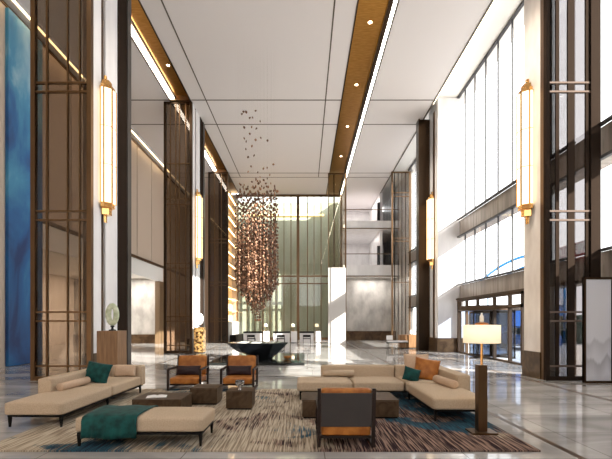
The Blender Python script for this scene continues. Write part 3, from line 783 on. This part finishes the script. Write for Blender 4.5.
# ------------------------------------------------------------------ pedestals with ring sculptures
def pedestal(label, x0, x1, y0, y1, h, m):
    s = thing('pedestal', label, 'pedestal', ((x0+x1)/2, (y0+y1)/2, 0))
    put('plinth', B(x0+.03, x1-.03, y0+.03, y1-.03, 0, .05), M_black, s)
    put('body', B(x0, x1, y0, y1, .05, h, bev=.006), m, s)
    return s
def ring_sculpture(label, x, y, z, m, ry=.22, rz=.30, h0=.14):
    s = thing('ring_sculpture', label, 'sculpture', (x, y, z))
    bm = nb(); lathe(bm, [(.10, 0), (.10, .025), (.04, .04), (.03, .09), (.06, .12), (.05, h0)], (x, y, z)); put('base', bm, M_black_gloss, s, True)
    bm = nb()
    K, Q = 40, 12; rings = []
    for i in range(K):
        a = 2*PI*i/K; c = Vector((math.cos(a)*ry*.52, 0, math.sin(a)*rz*.80)); nrm = Vector((math.cos(a), 0, math.sin(a)))
        rings.append([bm.verts.new(Vector((x, y, z+h0+rz*1.08)) + c + nrm*(.085*math.cos(2*PI*q/Q)) + Vector((0, .05*math.sin(2*PI*q/Q), 0))) for q in range(Q)])
    for i in range(K):
        for q in range(Q): bm.faces.new((rings[i][q], rings[(i+1) % K][q], rings[(i+1) % K][(q+1) % Q], rings[i][(q+1) % Q]))
    put('ring', bm, m, s, True)
pedestal('wood-veneer pedestal behind the left chaise, against the white column', -5.82, -5.24, 11.45, 12.05, 1.45, M_wood)
ring_sculpture('pale green oval ring sculpture on the wooden pedestal', -5.52, 11.75, 1.451, M_greenstone)
pedestal('gold mosaic pedestal at the second left column', -6.08, -5.55, 22.4, 22.95, 1.4, M_mosaic)
ring_sculpture('white oval ring sculpture on the gold mosaic pedestal', -5.82, 22.68, 1.401, M_whiteglaze)

# ------------------------------------------------------------------ rear lounge furniture
def table_lamp(x, y, z, label):
    s = thing('table_lamp', label, 'table lamp', (x, y, z))
    bm = nb(); lathe(bm, [(.09, 0), (.09, .02), (.02, .04), (.015, .42)], (x, y, z), 12); put('base', bm, M_gold, s)
    bm = nb(); lathe(bm, [(.16, .36), (.12, .60)], (x, y, z), 16); put('lamp_shade', bm, M_lampshade, s, True)
pos = ((243, 262, 263.5, 269, 'leftmost'), (273, 290, 291, 297, 'middle'), (299.5, 314, 315, 321, 'rightmost'))
for a, b_, c_, d_, wd in pos:
    xa, xb, xc, xd = [(v-CX)*33.4/F for v in (a, b_, c_, d_)]
    s = thing('console_counter', 'white counter with dark top before the rear glass wall, %s of three' % wd, 'counter', ((xa+xb)/2, 33.6, 0))
    put('body', B(xa+.03, xb-.03, 33.45, 34.0, 0, .80), M_whitestone, s)
    put('countertop', B(xa, xb, 33.4, 34.05, .80, .93, bev=.01), M_black, s)
    s = thing('storage_cube', 'white square cabinet beside the %s rear counter' % wd, 'cabinet', ((xc+xd)/2, 33.6, 0))
    put('body', B(xc, xd, 33.35, 33.9, .04, .95, bev=.01), M_whitestone, s)
    put('plinth', B(xc+.03, xd-.03, 33.4, 33.85, 0, .04), M_black, s)
    table_lamp(xc+.15, 33.6, .951, 'small warm lamp on the white cabinet by the %s rear counter' % wd)
    xm = (xa+xb)/2
    s = thing('side_chair', 'dark-framed chair in front of the %s rear counter' % wd, 'chair', (xm, 32.7, 0))
    put('seat', B(xm-.3, xm+.3, 32.45, 32.95, .34, .42, bev=.01), M_charcoal, s)
    put('backrest', B(xm-.3, xm+.3, 32.40, 32.46, .50, .68, bev=.01), M_black, s)
    for sx_ in (-1, 1):
        for yy, hh in ((32.42, .66), (32.93, .34)):
            put('leg', B(xm+sx_*.29-.02, xm+sx_*.29+.02, yy-.02, yy+.02, 0, hh), M_black, s)
# right rear: wooden counter, bench and small lamp near the windows
s = thing('wood_cabinet', 'low wooden cabinet by the rear right windows', 'cabinet', (6.65, 26.6, 0))
put('body', B(6.1, 7.2, 26.4, 26.9, .05, .88, bev=.008), M_wood, s); put('plinth', B(6.13, 7.17, 26.43, 26.87, 0, .05), M_black, s)
for q in range(2): put('door', B(6.13+q*.54, 6.63+q*.54, 26.385, 26.4, .1, .84), M_wood, s)
s = thing('metal_bench', 'slim white-topped bench with black frame near wooden cabinet', 'bench', (5.85, 26.0, 0))
put('seat', B(5.2, 6.5, 25.75, 26.2, .42, .52, bev=.02), M_whitestone, s); put('backrest', B(5.2, 5.6, 26.14, 26.22, .56, .84, bev=.02), M_whitestone, s)
put('frame', box(B(5.2, 6.5, 25.75, 25.79, .37, .41), 5.2, 6.5, 26.16, 26.2, .37, .41), M_black, s)
legs(s, [(5.23, 25.78), (6.47, 25.78), (5.23, 26.17), (6.47, 26.17)], 0, .41)
o = put('white_vase', lathe(nb(), [(.05, 0), (.10, .08), (.09, .18), (.04, .26), (.05, .30)], (6.85, 26.6, .881), 16), M_whiteglaze, smooth=True); tag(o, 'round white vase on the low wooden cabinet', 'vase')

# ------------------------------------------------------------------ revolving door bay on the right
_mb = M_bronze; M_bronze = mat('door_bronze', (.07, .042, .024), .5, spec=.2)
s = thing('revolving_door', 'bronze-framed revolving entrance door with side panes in the right wall', 'door', (XR, 19.5, 0))
D0, D1, DZ = 16.05, 22.9, 2.92
put('frame', box(box(box(box(B(XR-.1, XR+.1, D0, D0+.12, 0, DZ), XR-.1, XR+.1, D1-.12, D1, 0, DZ), XR-.1, XR+.1, D0, D1, DZ-.1, DZ), XR-.1, XR+.1, D0, D1, 2.28, 2.42), XR-.1, XR+.1, D0, D1, 0, .06), M_bronze, s)
for yy in (17.2, 18.6, 20.4, 21.8): put('post', B(XR-.07, XR+.07, yy-.045, yy+.045, 0, DZ), M_bronze, s)
put('transom_glass', B(XR-.01, XR+.01, D0+.1, D1-.1, 2.42, 2.82), M_clear, s)
put('side_glass', B(XR-.01, XR+.01, D0+.1, 17.2, .06, 2.28), M_gdoor, s)
put('side_glass', B(XR-.01, XR+.01, 21.8, D1-.1, .06, 2.28), M_gdoor, s)
# drum canopy
bm = nb(); cyl(bm, (XR+.25, 19.5, 2.24), (XR+.25, 19.5, 2.46), 1.4, seg=40); put('canopy', bm, M_bronze, s)
bm = nb()
for a0, a1 in ((PI*.12, PI*.5+.35), (PI+.12*PI, PI*1.5+.35)):
    for q in range(12):
        u0 = a0+(a1-a0)*q/12; u1 = a0+(a1-a0)*(q+1)/12
        vs = [(XR+.25+1.3*math.cos(u), 19.5+1.3*math.sin(u)) for u in (u0, u1)]
        f = [bm.verts.new((*vs[0], .05)), bm.verts.new((*vs[1], .05)), bm.verts.new((*vs[1], 2.24)), bm.verts.new((*vs[0], 2.24))]
        bm.faces.new(f)
put('curved_glass', bm, M_gdoor, s)
for a in (.5, .5+PI/2, .5+PI, .5+1.5*PI):
    c, sn = math.cos(a), math.sin(a)
    wg = nb(); box(wg, .05, 1.2, -.008, .008, .1, 2.2); xf(wg, (XR+.25, 19.5, 0), rz=a); w_ = put('door_wing', wg, M_gdoor, s)
    wg = nb(); box(wg, .02, .08, -.02, .02, .05, 2.22); box(wg, 1.19, 1.24, -.02, .02, .05, 2.22); box(wg, .05, 1.2, -.02, .02, .05, .14); box(wg, .05, 1.2, -.02, .02, 2.12, 2.22)
    xf(wg, (XR+.25, 19.5, 0), rz=a); put('wing_frame', wg, M_darkbronze, w_)
wn += 1
r = sroot('window_%d' % wn, (XR, 14.6, 0))
put('window_pane', B(XR, XR+.012, 13.1, D0, 0, DZ), M_gdoor, r)
for yy in (13.12, 14.6): put('window_frame', B(XR-.07, XR+.06, yy-.04, yy+.04, 0, DZ), M_bronze, r)
struct('trim_50', B(XR-.14, XR+.14, 13.1, 23.0, DZ, DZ+.08), M_bronze)

# sign above the entrance band (seen through the near screen)
s = thing('lettering_sign', 'pale characters on a red band above the spandrel right of entrance', 'sign', (XR-.02, 13.0, 3.75))
put('backing', B(XR-.06, XR-.02, 12.28, 14.0, 3.76, 4.2), M_red, s)
def chars(txt, yc, size):
    cu = bpy.data.curves.new('characters', 'FONT'); cu.body = txt; cu.size = size; cu.extrude = .01; cu.offset = .006; cu.align_x = 'CENTER'; cu.align_y = 'CENTER'
    tmp = bpy.data.objects.new('characters_source', cu); me = bpy.data.meshes.new_from_object(tmp); bpy.data.objects.remove(tmp); me.materials.clear(); me.materials.append(MATS['sign_white']); o = bpy.data.objects.new('characters', me); C.objects.link(o); o.parent = s
    o.rotation_euler = (PI/2, 0, -PI/2); o.location = (-.055, yc-13.0, .24)
mat('sign_white', (.8, .68, .68), .6)
chars('御山', 13.67, .31); chars('天府酒', 12.69, .28)

# ------------------------------------------------------------------ outside
def car(label, x, y, m, van=False, name='car'):
    s = thing(name, label, 'vehicle', (x, y, -.03))
    L_, W_ = (5.6, 2.1) if van else (4.5, 1.8)
    H1, H2 = (1.1, 2.6) if van else (.85, 1.45)
    bm = nb()
    if van: pr = [(-L_/2, .35), (L_/2, .35), (L_/2, H1), (L_/2-.35, 1.3), (L_/2-1.0, H2), (-L_/2+.05, H2), (-L_/2, H1)]
    else: pr = [(-L_/2, .3), (L_/2, .3), (L_/2, .7), (L_/2-1.1, .9), (L_/2-1.8, H2), (-L_/2+1.1, H2), (-L_/2+.3, .95), (-L_/2, .85)]
    prism(bm, [(y+p, q) for p, q in pr], 'x', x-W_/2, x+W_/2)
    put('body', bm, m, s)
    bm = nb()
    if van: prism(bm, [(y-L_/2+.3, 1.35), (y+L_/2-.45, 1.35), (y+L_/2-1.0, H2-.2), (y-L_/2+.3, H2-.2)], 'x', x-W_/2-.01, x+W_/2+.01)
    else: prism(bm, [(y-L_/2+.6, .93), (y+L_/2-1.25, .93), (y+L_/2-1.85, H2-.1), (y-L_/2+1.15, H2-.1)], 'x', x-W_/2-.01, x+W_/2+.01)
    put('side_windows', bm, M_carglass, s)
    for sx_ in (-1, 1):
        for yy in (-L_*.31, L_*.31):
            bm = nb(); cyl(bm, (x+sx_*(W_/2-.2), y+yy, .31), (x+sx_*(W_/2+.02), y+yy, .31), .33, seg=20); put('wheel', bm, M_tyre, s)
car('blue van parked outside beyond the revolving door', 15.5, 32.0, M_carblue, True, 'van')
car('dark blue car parked outside seen through the right side panes', 14.0, 26.0, M_carblue)
car('silver car parked outside beyond the blue car', 18.5, 40.0, M_carwhite)
for k, (x, y0, y1, lb) in enumerate(((21.7, 30, 46, 'clipped dark hedge beyond the parked vehicles outside'),)):
    bm = nb(); box(bm, x, x+1.1, y0, y1, -.03, 2.2); bmesh.ops.subdivide_edges(bm, edges=bm.edges, cuts=14, use_grid_fill=True)
    for v in bm.verts: v.co += Vector((mnoise.noise(v.co*2.1), mnoise.noise(v.co*2.3+Vector((5, 0, 0))), mnoise.noise(v.co*2.7)))*.25 if v.co.z > .1 else Vector((0, 0, 0))
    tag(put('hedge', bm, M_hedge), lb, 'hedge')
s = thing('bus_shelter', 'blue panelled kiosk standing outside beyond the entrance', 'kiosk', (24.5, 50, -.03))
put('body', B(23.5, 25.5, 40.5, 60, -.03, 3.4), M_bluebox, s); put('roof', B(23.2, 25.8, 40.2, 60.3, 3.4, 3.6), M_white, s)
for k in range(7): put('window', B(23.45, 23.5, 41.5+k*2.6, 43.3+k*2.6, 1.0, 2.8), M_carglass, s)
# pale blue curved roof arches far outside
for k, (dz, r_, lb) in enumerate(((0, .13, 'upper of two thin pale-blue arches outside the tall windows'), (-.6, .08, 'lower of two thin pale-blue arches outside the tall windows'))):
    pts = []
    for i in range(25):
        u = i/24; y = 47.5-14*u
        pts.append((20-dz*2, y, 5.6+2.1*math.sin(PI*(.08+.62*u))+dz))
    pts = [(20-dz*2, 47.5, -.03)] + pts + [(20-dz*2, 33.5, -.03)]
    tag(put('steel_arch', tube(nb(), pts, r_), M_arch, None, True), lb, 'arch')

# ------------------------------------------------------------------ lights
w = bpy.data.worlds.new('World'); sc.world = w; w.use_nodes = True
bg = w.node_tree.nodes['Background']; bg.inputs[0].default_value = (.95, .97, 1.0, 1); bg.inputs[1].default_value = 3.2
ld = bpy.data.lights.new('sun', 'SUN'); ld.energy = 19; ld.angle = .008; ld.color = (1, .95, .87)
lo = bpy.data.objects.new('sun', ld); C.objects.link(lo)
lo.rotation_euler = Vector((-1, .7, -.65)).to_track_quat('-Z', 'Y').to_euler()
def area(name, loc, sx_, sy_, e, col, rot=(0, 0, 0)):
    a = bpy.data.lights.new(name, 'AREA'); a.shape = 'RECTANGLE'; a.size = sx_; a.size_y = sy_; a.energy = e; a.color = col
    o = bpy.data.objects.new(name, a); C.objects.link(o); o.location = loc; o.rotation_euler = rot; return o
area('corridor_lamp', (-15, 28, 5.1), 3, 8, 500, (1, .93, .82))
area('corridor_lamp', (-14.5, 31.5, 5.1), 5, 1, 350, (1, .95, .88))
area('niche_lamp', (6.1, 37.9, 5.7), 3, .8, 120, (1, .95, .88))
area('gallery_lamp', (5.5, 41, 13.5), 3, 4, 120, (1, .95, .9))
area('gallery_lamp', (5.3, 41, 10.1), 3, 4, 60, (1, .95, .9))
area('rear_lamp', (-1.5, 40.4, 13.5), 8, 1.2, 50, (1, .98, .9))
for (x, y, e) in ((2.65, 16.7, 260), (2.65, 21.1, 260), (2.65, 25.6, 260), (-2.5, 12, 0)):
    if e:
        a = bpy.data.lights.new('downlight_spot', 'SPOT'); a.energy = e; a.spot_size = 1.0; a.spot_blend = .6; a.color = (1, .85, .65); a.shadow_soft_size = .08
        o = bpy.data.objects.new('downlight_spot', a); C.objects.link(o); o.location = (x, y, ZC+.08)
for (x, y, tx, ty, e) in ((2.65, 12.6, 7.0, 12.7, 2600), (-1.8, 12.6, -6.2, 12.9, 900), (2.65, 23.8, 7.4, 23.8, 1500)):  # added fill spots that brighten the columns; no fixtures modelled
    a = bpy.data.lights.new('column_fill_spot', 'SPOT'); a.energy = e; a.spot_size = 1.25; a.spot_blend = .8; a.color = (1, .88, .74); a.shadow_soft_size = .15
    o = bpy.data.objects.new('column_fill_spot', a); C.objects.link(o); o.location = (x, y, ZC-.05)
    o.rotation_euler = (Vector((tx, ty, 5.5))-o.location).to_track_quat('-Z', 'Y').to_euler()
a = bpy.data.lights.new('shade_bulb', 'POINT'); a.energy = 6; a.color = (1, .8, .55); a.shadow_soft_size = .06
o = bpy.data.objects.new('shade_bulb', a); C.objects.link(o); o.location = (LX+.08, LY, 1.5)

# ------------------------------------------------------------------ camera
cd = bpy.data.cameras.new('camera'); co = bpy.data.objects.new('camera', cd); C.objects.link(co)
co.location = (0, 0, HC); co.rotation_euler = (PI/2, 0, 0)
cd.sensor_width = 36; cd.lens = 36*F/612
cd.shift_x = (306-CX)/612; cd.shift_y = (HY-229.5)/612
cd.clip_end = 400; cd.clip_start = .05
sc.camera = co
sc.view_settings.view_transform = 'Standard'; sc.view_settings.look = 'None'; sc.view_settings.gamma = 1; sc.view_settings.use_curve_mapping = False
sc.view_settings.exposure = 0.1
cy = sc.cycles
cy.use_denoising = True; cy.max_bounces = 10; cy.diffuse_bounces = 5; cy.glossy_bounces = 5; cy.transparent_max_bounces = 24; cy.transmission_bounces = 6
cy.sample_clamp_indirect = 6; cy.caustics_reflective = False; cy.caustics_refractive = False
